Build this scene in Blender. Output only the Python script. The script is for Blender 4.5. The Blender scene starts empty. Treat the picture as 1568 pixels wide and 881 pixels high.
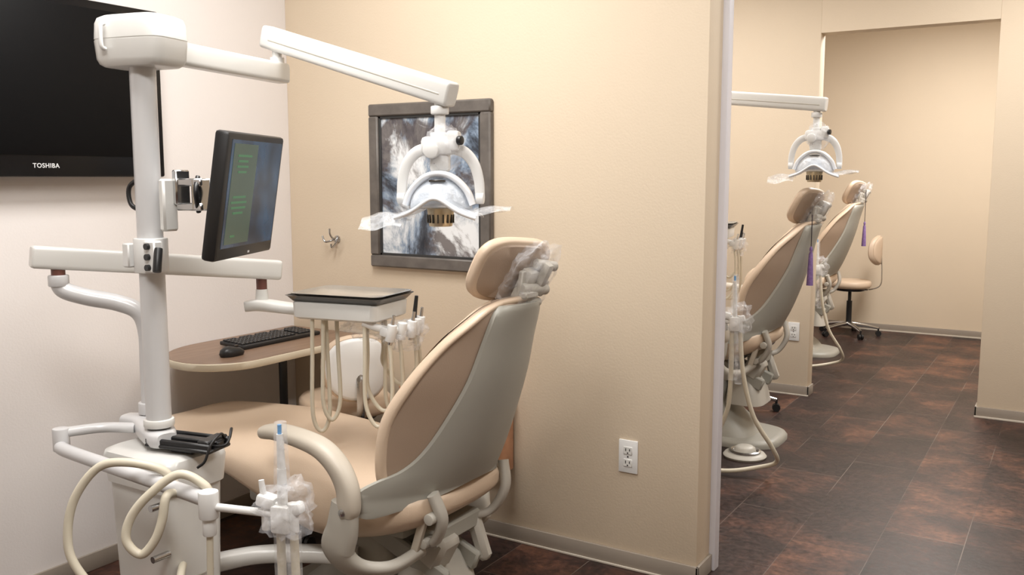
import bpy, bmesh, math, random
from mathutils import Vector, Matrix, Euler
random.seed(7)
sc = bpy.context.scene
COL = sc.collection
V = Vector

# ------------------------------------------------------------------ materials
def _new(name):
    m = bpy.data.materials.new(name); m.use_nodes = True
    nt = m.node_tree
    return m, nt, nt.nodes['Principled BSDF']

def mat(name, col, rough=0.5, metal=0.0, var=0.06, vscale=6.0, bump=0.0, bscale=200.0, coat=0.0, spec=0.5, emit=None, estr=0.0):
    m, nt, p = _new(name)
    tc = nt.nodes.new('ShaderNodeTexCoord')
    n = nt.nodes.new('ShaderNodeTexNoise'); n.inputs['Scale'].default_value = vscale
    n.inputs['Detail'].default_value = 3
    nt.links.new(tc.outputs['Object'], n.inputs['Vector'])
    cr = nt.nodes.new('ShaderNodeValToRGB')
    cr.color_ramp.elements[0].position = 0.3; cr.color_ramp.elements[1].position = 0.7
    cr.color_ramp.elements[0].color = tuple(c * (1 - var) for c in col) + (1,)
    cr.color_ramp.elements[1].color = tuple(min(1, c * (1 + var)) for c in col) + (1,)
    nt.links.new(n.outputs['Fac'], cr.inputs['Fac'])
    nt.links.new(cr.outputs['Color'], p.inputs['Base Color'])
    p.inputs['Roughness'].default_value = rough
    p.inputs['Metallic'].default_value = metal
    p.inputs['Specular IOR Level'].default_value = spec
    p.inputs['Coat Weight'].default_value = coat
    if emit:
        p.inputs['Emission Color'].default_value = emit + (1,)
        p.inputs['Emission Strength'].default_value = estr
    if bump > 0:
        n2 = nt.nodes.new('ShaderNodeTexNoise'); n2.inputs['Scale'].default_value = bscale
        nt.links.new(tc.outputs['Object'], n2.inputs['Vector'])
        b = nt.nodes.new('ShaderNodeBump'); b.inputs['Strength'].default_value = bump
        b.inputs['Distance'].default_value = 0.002
        nt.links.new(n2.outputs['Fac'], b.inputs['Height'])
        nt.links.new(b.outputs['Normal'], p.inputs['Normal'])
    return m

M = {}
M['wall_white'] = mat('wall_white_paint', (0.74, 0.70, 0.68), 0.75, bump=0.25, bscale=120, var=0.015, vscale=1.5)
M['wall_beige'] = mat('wall_beige_paint', (0.68, 0.57, 0.435), 0.7, bump=0.25, bscale=120, var=0.015, vscale=1.5)
M['ceil'] = mat('ceiling_paint', (0.82, 0.80, 0.77), 0.85, var=0.01)
M['base'] = mat('baseboard_vinyl', (0.31, 0.265, 0.22), 0.5, var=0.03)
M['caulk'] = mat('baseboard_bottom_bead', (0.6, 0.54, 0.46), 0.5, var=0.05)
M['white'] = mat('white_enamel', (0.68, 0.675, 0.65), 0.3, var=0.015, coat=0.2)
M['pole'] = mat('pole_enamel', (0.60, 0.60, 0.61), 0.28, var=0.01, coat=0.3)
M['trimwhite'] = mat('trim_metal_white', (0.74, 0.73, 0.78), 0.35, var=0.01)
M['whitep'] = mat('white_plastic', (0.74, 0.74, 0.73), 0.4, var=0.02)
M['grayshell'] = mat('gray_shell_plastic', (0.355, 0.345, 0.305), 0.42, var=0.02)
M['graylight'] = mat('warm_gray_plastic', (0.46, 0.435, 0.385), 0.42, var=0.02)
M['graybase'] = mat('pedestal_gray', (0.33, 0.315, 0.275), 0.45, var=0.03)
M['armpad'] = mat('armrest_cream', (0.56, 0.505, 0.425), 0.45, var=0.03)
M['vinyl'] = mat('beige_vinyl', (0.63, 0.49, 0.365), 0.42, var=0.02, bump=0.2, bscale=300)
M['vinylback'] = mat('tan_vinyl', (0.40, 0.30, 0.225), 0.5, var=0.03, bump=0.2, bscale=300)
M['hose'] = mat('cream_hose', (0.62, 0.57, 0.46), 0.45, var=0.03)
M['black'] = mat('black_plastic', (0.012, 0.012, 0.013), 0.4, var=0.1)
M['tvscreen'] = mat('tv_glass', (0.003, 0.003, 0.0035), 0.5, var=0.0, spec=0.12)
M['tvbezel'] = mat('tv_bezel_gloss', (0.005, 0.005, 0.006), 0.25, var=0.0, spec=0.3)
M['steel'] = mat('stainless_steel', (0.62, 0.62, 0.62), 0.2, metal=1.0, var=0.04)
M['traysteel'] = mat('brushed_tray_steel', (0.74, 0.74, 0.73), 0.24, metal=0.85, var=0.12, vscale=4)
M['chrome'] = mat('dark_chrome', (0.5, 0.5, 0.5), 0.18, metal=1.0)
M['traydark'] = mat('tray_dark_steel', (0.10, 0.095, 0.09), 0.25, metal=0.9)
M['redrub'] = mat('red_brown_joint', (0.16, 0.06, 0.045), 0.5)
M['gold'] = mat('brass_vent', (0.62, 0.52, 0.36), 0.3, metal=0.7)
M['purple'] = mat('purple_fibre', (0.20, 0.12, 0.30), 0.8, var=0.2, vscale=80)
M['cord'] = mat('cord_dark', (0.03, 0.02, 0.03), 0.7)
M['oak'] = mat('orange_wood', (0.45, 0.23, 0.13), 0.5, var=0.2, vscale=15)
M['edge'] = mat('desk_edge_cream', (0.60, 0.53, 0.41), 0.45)
M['blueled'] = mat('blue_tip', (0.1, 0.35, 0.7), 0.3)
M['red'] = mat('red_hose', (0.5, 0.04, 0.03), 0.4)
M['logo'] = mat('logo_grey', (0.6, 0.6, 0.6), 0.5, emit=(0.5, 0.5, 0.5), estr=0.3)
M['frame'] = mat('frame_grey_wood', (0.125, 0.11, 0.098), 0.5, var=0.2, vscale=18)
M['frame2'] = mat('frame_dark_lip', (0.03, 0.03, 0.03), 0.5)
M['lampdome'] = mat('lamp_white_plastic', (0.76, 0.78, 0.81), 0.2, var=0.01, coat=0.4)
M['diff'] = mat('light_diffuser', (0.9, 0.9, 0.9), 0.5, emit=(1, 0.98, 0.95), estr=3.0)

def woodlam():
    m, nt, p = _new('desk_laminate')
    tc = nt.nodes.new('ShaderNodeTexCoord'); mp = nt.nodes.new('ShaderNodeMapping')
    mp.inputs['Scale'].default_value = (14, 1.5, 3)
    n = nt.nodes.new('ShaderNodeTexNoise'); n.inputs['Scale'].default_value = 4; n.inputs['Detail'].default_value = 6
    cr = nt.nodes.new('ShaderNodeValToRGB')
    cr.color_ramp.elements[0].color = (0.14, 0.085, 0.055, 1); cr.color_ramp.elements[1].color = (0.31, 0.20, 0.135, 1)
    nt.links.new(tc.outputs['Object'], mp.inputs['Vector']); nt.links.new(mp.outputs['Vector'], n.inputs['Vector'])
    nt.links.new(n.outputs['Fac'], cr.inputs['Fac']); nt.links.new(cr.outputs['Color'], p.inputs['Base Color'])
    p.inputs['Roughness'].default_value = 0.4
    return m
M['lam'] = woodlam()

def floor_mat():
    m, nt, p = _new('dark_mottled_vinyl_tile')
    N = nt.nodes.new; L = nt.links.new
    tc = N('ShaderNodeTexCoord')
    mp = N('ShaderNodeMapping'); mp.inputs['Rotation'].default_value = (0, 0, math.pi / 2)
    L(tc.outputs['Object'], mp.inputs['Vector'])
    br = N('ShaderNodeTexBrick'); br.inputs['Scale'].default_value = 1.0
    br.inputs['Brick Width'].default_value = 0.62; br.inputs['Row Height'].default_value = 0.31
    br.inputs['Mortar Size'].default_value = 0.0018; br.inputs['Mortar Smooth'].default_value = 0.3
    br.inputs['Color1'].default_value = (0, 0, 0, 1); br.inputs['Color2'].default_value = (1, 1, 1, 1)
    br.inputs['Mortar'].default_value = (.5, .5, .5, 1)
    L(mp.outputs['Vector'], br.inputs['Vector'])
    n1 = N('ShaderNodeTexNoise'); n1.inputs['Scale'].default_value = 3.0; n1.inputs['Detail'].default_value = 9; n1.inputs['Roughness'].default_value = 0.7
    L(tc.outputs['Object'], n1.inputs['Vector'])
    r1 = N('ShaderNodeValToRGB')
    e = r1.color_ramp.elements
    e[0].position = 0.36; e[0].color = (0.018, 0.0105, 0.0095, 1)
    e[1].position = 0.74; e[1].color = (0.165, 0.075, 0.044, 1)
    k = e.new(0.50); k.color = (0.036, 0.0195, 0.0165, 1)
    k = e.new(0.60); k.color = (0.078, 0.036, 0.025, 1)
    ad = N('ShaderNodeMath'); ad.operation = 'MULTIPLY_ADD'; ad.inputs[1].default_value = 0.16
    sb = N('ShaderNodeMath'); sb.operation = 'SUBTRACT'; sb.inputs[1].default_value = 0.07
    L(br.outputs['Color'], ad.inputs[0]); L(n1.outputs['Fac'], ad.inputs[2]); L(ad.outputs[0], sb.inputs[0]); L(sb.outputs[0], r1.inputs['Fac'])
    n2 = N('ShaderNodeTexNoise'); n2.inputs['Scale'].default_value = 38; n2.inputs['Detail'].default_value = 5
    L(tc.outputs['Object'], n2.inputs['Vector'])
    r2 = N('ShaderNodeValToRGB'); r2.color_ramp.elements[0].position = 0.3; r2.color_ramp.elements[0].color = (0.5, 0.5, 0.5, 1)
    r2.color_ramp.elements[1].position = 0.75; r2.color_ramp.elements[1].color = (1.5, 1.45, 1.45, 1)
    L(n2.outputs['Fac'], r2.inputs['Fac'])
    mx = N('ShaderNodeMix'); mx.data_type = 'RGBA'; mx.blend_type = 'MULTIPLY'; mx.inputs[0].default_value = 1
    L(r1.outputs['Color'], mx.inputs[6]); L(r2.outputs['Color'], mx.inputs[7])
    n3 = N('ShaderNodeTexNoise'); n3.inputs['Scale'].default_value = 1.7; L(tc.outputs['Object'], n3.inputs['Vector'])
    r3 = N('ShaderNodeValToRGB'); r3.color_ramp.elements[0].position = .40; r3.color_ramp.elements[1].position = .64
    L(n3.outputs['Fac'], r3.inputs['Fac'])
    mm = N('ShaderNodeMath'); mm.operation = 'MULTIPLY'; L(br.outputs['Fac'], mm.inputs[0]); L(r3.outputs['Color'], mm.inputs[1])
    m2 = N('ShaderNodeMix'); m2.data_type = 'RGBA'
    L(mm.outputs[0], m2.inputs[0]); L(mx.outputs[2], m2.inputs[6]); m2.inputs[7].default_value = (0.16, 0.125, 0.105, 1)
    L(m2.outputs[2], p.inputs['Base Color'])
    rr = N('ShaderNodeMapRange'); rr.inputs[3].default_value = 0.3; rr.inputs[4].default_value = 0.55
    L(n2.outputs['Fac'], rr.inputs[0]); L(rr.outputs[0], p.inputs['Roughness'])
    p.inputs['Specular IOR Level'].default_value = 0.35
    b = N('ShaderNodeBump'); b.inputs['Strength'].default_value = 0.25; b.inputs['Distance'].default_value = 0.003
    L(n2.outputs['Fac'], b.inputs['Height']); L(b.outputs['Normal'], p.inputs['Normal'])
    return m
M['floor'] = floor_mat()

def art_mat():
    m, nt, p = _new('abstract_painting')
    N = nt.nodes.new; L = nt.links.new
    tc = N('ShaderNodeTexCoord')
    n1 = N('ShaderNodeTexNoise'); n1.inputs['Scale'].default_value = 3.0; n1.inputs['Detail'].default_value = 10
    n1.inputs['Roughness'].default_value = 0.66; n1.inputs['Distortion'].default_value = 0.7
    mp0 = N('ShaderNodeMapping'); mp0.inputs['Location'].default_value = (1.3, 0, 2.1); mp0.inputs['Scale'].default_value = (1.25, 1, .9)
    L(tc.outputs['Object'], mp0.inputs['Vector']); L(mp0.outputs['Vector'], n1.inputs['Vector'])
    r = N('ShaderNodeValToRGB'); e = r.color_ramp.elements
    e[0].position = 0.35; e[0].color = (0.012, 0.016, 0.026, 1)
    e[1].position = 0.59; e[1].color = (0.82, 0.84, 0.86, 1)
    for pos, c in [(0.42, (0.05, 0.058, 0.075, 1)), (0.455, (0.14, 0.18, 0.24, 1)), (0.485, (0.26, 0.33, 0.43, 1)), (0.515, (0.42, 0.47, 0.53, 1)), (0.55, (0.68, 0.71, 0.74, 1))]:
        k = e.new(pos); k.color = c
    L(n1.outputs['Fac'], r.inputs['Fac'])
    n2 = N('ShaderNodeTexNoise'); n2.inputs['Scale'].default_value = 3.6; n2.inputs['Detail'].default_value = 9; n2.inputs['Distortion'].default_value = 0.9; n2.inputs['Roughness'].default_value = .6
    mp = N('ShaderNodeMapping'); mp.inputs['Location'].default_value = (3, 5, 1)
    L(tc.outputs['Object'], mp.inputs['Vector']); L(mp.outputs['Vector'], n2.inputs['Vector'])
    r2 = N('ShaderNodeValToRGB'); r2.color_ramp.elements[0].position = 0.53; r2.color_ramp.elements[1].position = 0.60
    L(n2.outputs['Fac'], r2.inputs['Fac'])
    mx = N('ShaderNodeMix'); mx.data_type = 'RGBA'
    ml = N('ShaderNodeMath'); ml.operation = 'MULTIPLY'; ml.inputs[1].default_value = 0.85
    L(r2.outputs['Color'], ml.inputs[0]); L(ml.outputs[0], mx.inputs[0])
    L(r.outputs['Color'], mx.inputs[6]); mx.inputs[7].default_value = (0.075, 0.052, 0.045, 1)
    L(mx.outputs[2], p.inputs['Base Color']); p.inputs['Roughness'].default_value = 0.25
    return m
M['art'] = art_mat()

def screen_mat():
    m, nt, p = _new('monitor_screen')
    N = nt.nodes.new; L = nt.links.new
    tc = N('ShaderNodeTexCoord')
    n1 = N('ShaderNodeTexNoise'); n1.inputs['Scale'].default_value = 7
    L(tc.outputs['Object'], n1.inputs['Vector'])
    r = N('ShaderNodeValToRGB'); e = r.color_ramp.elements
    e[0].position = 0.35; e[0].color = (0.022, 0.025, 0.033, 1); e[1].position = 0.68; e[1].color = (0.04, 0.075, 0.13, 1)
    L(n1.outputs['Fac'], r.inputs['Fac']); L(r.outputs['Color'], p.inputs['Base Color']); L(r.outputs['Color'], p.inputs['Emission Color'])
    p.inputs['Emission Strength'].default_value = 0.55; p.inputs['Roughness'].default_value = 0.25
    return m
M['screen'] = screen_mat()
M['scrgreen'] = mat('screen_panel_green', (0.055, 0.08, 0.062), 0.3, emit=(0.05, 0.075, 0.055), estr=0.6)
M['scrtext'] = mat('screen_text_green', (0.045, 0.14, 0.07), 0.3, emit=(0.055, 0.19, 0.08), estr=0.5)

def plastic(name, fac=0.25, tint=(0.95, 0.96, 1), top=2.0, base=.4, rough=.12):
    m = bpy.data.materials.new(name); m.use_nodes = True; nt = m.node_tree
    for n in list(nt.nodes): nt.nodes.remove(n)
    N = nt.nodes.new; L = nt.links.new
    o = N('ShaderNodeOutputMaterial'); mx = N('ShaderNodeMixShader'); t = N('ShaderNodeBsdfTransparent'); g = N('ShaderNodeBsdfPrincipled')
    g.inputs['Base Color'].default_value = tint + (1,); g.inputs['Roughness'].default_value = rough
    n = N('ShaderNodeTexNoise'); n.inputs['Scale'].default_value = 35; n.inputs['Detail'].default_value = 3
    tc = N('ShaderNodeTexCoord'); L(tc.outputs['Object'], n.inputs['Vector'])
    mr = N('ShaderNodeMapRange'); mr.inputs[1].default_value = 0.35; mr.inputs[2].default_value = 0.75
    mr.inputs[3].default_value = fac * base; mr.inputs[4].default_value = min(1, fac * top)
    b = N('ShaderNodeBump'); b.inputs['Strength'].default_value = 0.8; b.inputs['Distance'].default_value = 0.01
    L(n.outputs['Fac'], b.inputs['Height']); L(b.outputs['Normal'], g.inputs['Normal'])
    L(n.outputs['Fac'], mr.inputs[0]); L(mr.outputs[0], mx.inputs[0]); L(t.outputs[0], mx.inputs[1]); L(g.outputs[0], mx.inputs[2]); L(mx.outputs[0], o.inputs['Surface'])
    return m
M['wrap'] = plastic('clear_plastic_wrap', 0.16)
M['shield'] = plastic('frosted_plastic_shield', 0.30, (.86, .89, .93), 1.5, .7)
M['lens'] = plastic('lamp_lens_plastic', 0.5, (.78, .84, .92), 1.3, 1.0, .08)

# ------------------------------------------------------------------ builders
CUR = None; ANCH = V((0, 0, 0)); ZO = 0.0
def group(name, anchor, offset=(0, 0, 0)):
    global CUR, ANCH, ZO
    e = bpy.data.objects.new(name, None); e.empty_display_size = 0.1
    e.location = V(anchor) + V(offset); COL.objects.link(e)
    CUR = e; ANCH = V(anchor); ZO = 0.0
    return e

def add(bm, name, m, smooth=True, angle=40):
    bmesh.ops.recalc_face_normals(bm, faces=bm.faces)
    me = bpy.data.meshes.new(name); bm.to_mesh(me); bm.free()
    if smooth:
        for p in me.polygons: p.use_smooth = True
        me.set_sharp_from_angle(angle=math.radians(angle))
    o = bpy.data.objects.new(name, me); COL.objects.link(o)
    me.materials.append(M[m])
    if CUR:
        o.parent = CUR; o.location = -ANCH + V((0, 0, ZO))
    return o

def _merge(bm, t):
    me = bpy.data.meshes.new('tmp'); t.to_mesh(me); t.free(); bm.from_mesh(me); bpy.data.meshes.remove(me)

def _box(bm, c, s, bev=0.0, rot=(0, 0, 0), seg=2):
    t = bmesh.new(); bmesh.ops.create_cube(t, size=1)
    bmesh.ops.scale(t, vec=V(s), verts=t.verts)
    if bev > 0: bmesh.ops.bevel(t, geom=list(t.edges), offset=min(bev, min(s) * 0.49), segments=seg, profile=0.5, affect='EDGES')
    bmesh.ops.rotate(t, cent=(0, 0, 0), matrix=Euler(rot).to_matrix(), verts=t.verts)
    bmesh.ops.translate(t, vec=V(c), verts=t.verts)
    _merge(bm, t)

def box(name, c, s, m, bev=0.004, rot=(0, 0, 0), seg=2):
    bm = bmesh.new(); _box(bm, c, s, bev, rot, seg); return add(bm, name, m)

def boxes(name, lst, m, bev=0.002):
    bm = bmesh.new()
    for l in lst:
        _box(bm, l[0], l[1], bev, l[2] if len(l) > 2 else (0, 0, 0), 1)
    return add(bm, name, m)

def bmm(name, lo, hi, m, bev=0.0):
    lo = V(lo); hi = V(hi); return box(name, (lo + hi) / 2, hi - lo, m, bev)

def _cyl(bm, p1, p2, r, r2=None, seg=24, bev=0.0):
    p1 = V(p1); p2 = V(p2); d = p2 - p1
    t = bmesh.new()
    bmesh.ops.create_cone(t, cap_ends=True, segments=seg, radius1=r, radius2=r if r2 is None else r2, depth=d.length)
    if bev > 0:
        ed = [e for e in t.edges if any(len(f.verts) > 4 for f in e.link_faces)]
        bmesh.ops.bevel(t, geom=ed, offset=bev, segments=2, profile=0.5, affect='EDGES')
    q = V((0, 0, 1)).rotation_difference(d.normalized()).to_matrix()
    bmesh.ops.rotate(t, cent=(0, 0, 0), matrix=q, verts=t.verts)
    bmesh.ops.translate(t, vec=(p1 + p2) / 2, verts=t.verts)
    _merge(bm, t)

def cyl(name, p1, p2, r, m, r2=None, seg=24, bev=0.0):
    bm = bmesh.new(); _cyl(bm, p1, p2, r, r2, seg, bev); return add(bm, name, m)
def cyls(name, lst, m, seg=16, bev=0.0):
    bm = bmesh.new()
    for l in lst: _cyl(bm, l[0], l[1], l[2], l[3] if len(l) > 3 else None, seg, bev)
    return add(bm, name, m)

def loft_bm(bm, rings, caps=True, closed=True):
    vs = [[bm.verts.new(p) for p in r] for r in rings]
    n = len(vs[0])
    for a, b in zip(vs[:-1], vs[1:]):
        for i in range(n if closed else n - 1):
            j = (i + 1) % n
            bm.faces.new((a[i], a[j], b[j], b[i]))
    if caps:
        bm.faces.new(vs[0]); bm.faces.new(vs[-1])
def loft(name, rings, m, caps=True, closed=True, angle=50):
    bm = bmesh.new(); loft_bm(bm, rings, caps, closed); return add(bm, name, m, angle=angle)

def cr(pts, n):
    if len(pts) < 3: return [tuple(p) for p in pts]
    P = [tuple(2 * a - b for a, b in zip(pts[0], pts[1]))] + [tuple(p) for p in pts] + [tuple(2 * a - b for a, b in zip(pts[-1], pts[-2]))]
    out = []
    for i in range(1, len(P) - 2):
        for k in range(n):
            t = k / n
            out.append(tuple(0.5 * (2 * b + (c - a) * t + (2 * a - 5 * b + 4 * c - d) * t * t + (-a + 3 * b - 3 * c + d) * t ** 3)
                       for a, b, c, d in zip(P[i - 1], P[i], P[i + 1], P[i + 2])))
    out.append(tuple(pts[-1])); return out

def se(n=16, ex=2.0):
    o = []
    for i in range(n):
        a = 2 * math.pi * i / n; c, s = math.cos(a), math.sin(a)
        o.append((math.copysign(abs(c) ** (2 / ex), c), math.copysign(abs(s) ** (2 / ex), s)))
    return o

def _sweep(bm, pts, r, n=8, ex=2.0, seg=12, up=None, smooth=True):
    full = []
    for p in pts:
        p = tuple(p)
        if len(p) == 3: p = p + ((r, r) if not isinstance(r, tuple) else r)
        full.append(p)
    S = cr(full, n) if smooth else full
    prof = se(seg, ex); rings = []; prev = None
    for i, s in enumerate(S):
        c = V(s[:3])
        a = V(S[max(i - 1, 0)][:3]); b = V(S[min(i + 1, len(S) - 1)][:3]); t = (b - a).normalized()
        if up is not None:
            side = t.cross(V(up)).normalized(); u = side.cross(t).normalized()
        else:
            if prev is None:
                ref = V((0, 0, 1)) if abs(t.z) < 0.9 else V((1, 0, 0))
                side = t.cross(ref).normalized()
            else:
                side = (prev - t * prev.dot(t)).normalized()
            prev = side; u = side.cross(t).normalized()
        rings.append([c + side * (x * s[3]) + u * (y * s[4]) for x, y in prof])
    loft_bm(bm, rings)
def sweep(name, pts, r, m, n=8, ex=2.0, seg=12, up=None, smooth=True):
    bm = bmesh.new(); _sweep(bm, pts, r, n, ex, seg, up, smooth); return add(bm, name, m, angle=50)
def sweeps(name, lst, r, m, n=8, seg=10):
    bm = bmesh.new()
    for p in lst: _sweep(bm, p, r, n, 2.0, seg)
    return add(bm, name, m, angle=60)
def bar(name, A, B, hw, hh, m, up=(0, 0, 1)):
    A = V(A); B = V(B); d = (B - A).normalized(); e = .008
    pts = [tuple(A) + (hw * .8, hh * .84), tuple(A + d * e * .4) + (hw * .94, hh * .95), tuple(A + d * e) + (hw, hh), tuple(B - d * e) + (hw, hh), tuple(B - d * e * .4) + (hw * .94, hh * .95), tuple(B) + (hw * .8, hh * .84)]
    bm = bmesh.new(); _sweep(bm, pts, .03, 1, 6, 32, up, smooth=False); return add(bm, name, m, angle=35)

def rrect(cx, cy, z, sx, sy, r, rot=0.0, k=6):
    pts = []
    for qx, qy, a0 in ((1, 1, 0), (-1, 1, 90), (-1, -1, 180), (1, -1, 270)):
        for i in range(k + 1):
            a = math.radians(a0 + 90 * i / k)
            x = qx * (sx / 2 - r) + r * math.cos(a); y = qy * (sy / 2 - r) + r * math.sin(a)
            pts.append(V((cx + x * math.cos(rot) - y * math.sin(rot), cy + x * math.sin(rot) + y * math.cos(rot), z)))
    return pts

def lathe(name, prof, c, m, seg=32):
    rings = [[V((c[0] + r * math.cos(2 * math.pi * i / seg), c[1] + r * math.sin(2 * math.pi * i / seg), c[2] + z)) for i in range(seg)] for r, z in prof]
    return loft(name, rings, m)

def blob(name, c, s, m, amp=0.25, sub=4, freq=3.0, rot=(0, 0, 0)):
    from mathutils import noise
    bm = bmesh.new(); bmesh.ops.create_icosphere(bm, subdivisions=sub, radius=1)
    sd = V((c[0] * 7, c[1] * 5, c[2] * 3))
    for v in bm.verts:
        k = noise.noise(v.co * freq + sd) + 0.5 * noise.noise(v.co * freq * 2.3 + sd)
        v.co *= 1 + amp * k
        v.co = V((v.co.x * s[0], v.co.y * s[1], v.co.z * s[2]))
    bmesh.ops.rotate(bm, cent=(0, 0, 0), matrix=Euler(rot).to_matrix(), verts=bm.verts)
    bmesh.ops.translate(bm, vec=V(c), verts=bm.verts)
    return add(bm, name, m, angle=180)

# ------------------------------------------------------------------ room shell
LX = -3.14; RX = 2.6; BY = -2.2; FY = 9.45; CZ = 3.0
W1 = 3.11; W1E = -1.12; W2 = 6.31
bmm('floor', (LX - .1, BY - .1, -0.06), (RX + .1, FY + .1, 0.0), 'floor')
bmm('ceiling', (LX - .1, BY - .1, CZ), (RX + .1, FY + .1, CZ + 0.06), 'ceil')
bmm('wall_left', (LX - 0.1, BY, 0), (LX, FY, CZ), 'wall_white')
bmm('wall_right', (RX, BY, 0), (RX + 0.1, FY, CZ), 'wall_beige')
bmm('wall_rear', (LX, BY - 0.1, 0), (RX, BY, CZ), 'wall_beige')
bmm('wall_far', (LX, FY, 0), (RX, FY + 0.1, CZ), 'wall_beige')
bmm('wall_partition_front', (LX, W1, 0), (W1E, W1 + 0.14, CZ), 'wall_beige', 0.003)
bmm('wall_partition_middle', (LX, W2, 0), (-1.51, W2 + 0.12, CZ), 'wall_beige', 0.003)
bmm('wall_partition_right', (-0.465, W2, 0), (RX, W2 + 0.12, CZ), 'wall_beige', 0.003)
bmm('wall_header', (-1.51, W2, 2.44), (-0.465, W2 + 0.12, CZ), 'wall_beige')
bmm('wall_side_far', (0.9, W2 + 0.12, 0), (1.0, FY, CZ), 'wall_beige')
bmm('trim_1', (W1E - 0.06, W1 + 0.14, 0), (W1E + 0.022, W1 + 0.19, CZ), 'trimwhite', 0.004)
BH = 0.068; BT = 0.012
def bb(name, lo, hi):
    bmm(name, lo, hi, 'base', 0.003)
bb('baseboard_left', (LX, BY, 0), (LX + BT, W1, BH))
bb('baseboard_front', (LX, W1 - BT, 0), (W1E + BT, W1, BH))
bb('baseboard_end', (W1E, W1 - BT, 0), (W1E + BT, W1 + 0.14, BH))
bb('baseboard_middle', (LX, W2 - BT, 0), (-1.51 + BT, W2, BH))
bb('baseboard_middle_end', (-1.51, W2 - BT, 0), (-1.51 + BT, W2 + 0.12, BH))
bb('baseboard_right', (-0.465 - BT, W2 - BT, 0), (RX, W2, BH))
bb('baseboard_right_end', (-0.465 - BT, W2 - BT, 0), (-0.465, W2 + 0.12, BH))
bb('baseboard_far', (LX, FY - BT, 0), (0.9, FY, BH))
bmm('trim_2', (LX + BT, W1 - BT - .007, 0), (W1E + BT, W1 - BT, .009), 'caulk', 0.002)
bmm('trim_3', (LX + BT, W2 - BT - .008, 0), (-1.51 + BT, W2 - BT, .010), 'caulk', 0.002)
bmm('trim_4', (-0.465 - BT, W2 - BT - .008, 0), (RX, W2 - BT, .012), 'caulk', 0.002)
bmm('trim_5', (LX, FY - BT - .010, 0), (0.9, FY - BT, .014), 'caulk', 0.002)

# ------------------------------------------------------------------ television
group('wall_television', (LX + 0.05, 1.87, 1.815))
bmm('bezel', (LX + 0.03, 1.385, 1.50), (LX + 0.085, 2.36, 2.13), 'tvbezel', 0.008)
bmm('glass', (LX + 0.083, 1.42, 1.575), (LX + 0.0875, 2.325, 2.10), 'tvscreen', 0.001)
bmm('wall_bracket', (LX + 0.001, 1.6, 1.65), (LX + 0.035, 2.1, 1.95), 'black', 0.004)
cu = bpy.data.curves.new('brand_text', 'FONT'); cu.body = 'TOSHIBA'; cu.size = 0.022; cu.extrude = 0.0004; cu.align_x = 'CENTER'; cu.offset = 0.0003; cu.space_character = 1.1
to = bpy.data.objects.new('brand_text', cu); COL.objects.link(to); cu.materials.append(M['logo']); to.parent = CUR
to.location = V((LX + 0.0862, 1.872, 1.532)) - ANCH; to.rotation_euler = (math.pi / 2, 0, math.pi / 2)

# ------------------------------------------------------------------ framed art
group('framed_abstract_painting', (-2.32, W1, 1.46))
x0, x1, z0, z1 = -2.635, -2.005, 1.11, 1.81; fw = 0.052
boxes('frame', [(((x0 + x1) / 2, W1 - 0.015, z1 - fw / 2), (x1 - x0, 0.03, fw)), (((x0 + x1) / 2, W1 - 0.015, z0 + fw / 2), (x1 - x0, 0.03, fw)),
                ((x0 + fw / 2, W1 - 0.015, (z0 + z1) / 2), (fw, 0.03, z1 - z0 - 2 * fw)), ((x1 - fw / 2, W1 - 0.015, (z0 + z1) / 2), (fw, 0.03, z1 - z0 - 2 * fw))], 'frame', 0.006)
g = 0.01; a0, a1, b0, b1 = x0 + fw, x1 - fw, z0 + fw, z1 - fw
boxes('inner_lip', [(((a0 + a1) / 2, W1 - 0.011, b1 - g / 2), (a1 - a0, 0.02, g)), (((a0 + a1) / 2, W1 - 0.011, b0 + g / 2), (a1 - a0, 0.02, g)),
                    ((a0 + g / 2, W1 - 0.011, (b0 + b1) / 2), (g, 0.02, b1 - b0)), ((a1 - g / 2, W1 - 0.011, (b0 + b1) / 2), (g, 0.02, b1 - b0))], 'frame2', 0.001)
bmm('canvas', (a0 + 0.005, W1 - 0.014, b0 + 0.005), (a1 - 0.005, W1 - 0.004, b1 - 0.005), 'art')

# ------------------------------------------------------------------ outlets
def outlet(x, yw, z):
    group('wall_outlet', (x, yw, z))
    box('plate', (x, yw - 0.004, z), (0.078, 0.008, 0.128), 'whitep', 0.003)
    boxes('receptacles', [((x, yw - 0.009, z + 0.024), (0.036, 0.004, 0.03)), ((x, yw - 0.009, z - 0.024), (0.036, 0.004, 0.03))], 'white', 0.0015)
    l = []
    for s in (0.024, -0.024):
        l += [((x - 0.008, yw - 0.0112, z + s + 0.003), (0.003, 0.001, 0.011)), ((x + 0.008, yw - 0.0112, z + s + 0.003), (0.003, 0.001, 0.009)), ((x, yw - 0.0112, z + s - 0.009), (0.005, 0.001, 0.005))]
    l.append(((x, yw - 0.009, z), (0.005, 0.003, 0.005)))
    boxes('slots', l, 'black', 0)
outlet(-1.398, W1, 0.443); outlet(-1.615, W2, 0.443)

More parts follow.
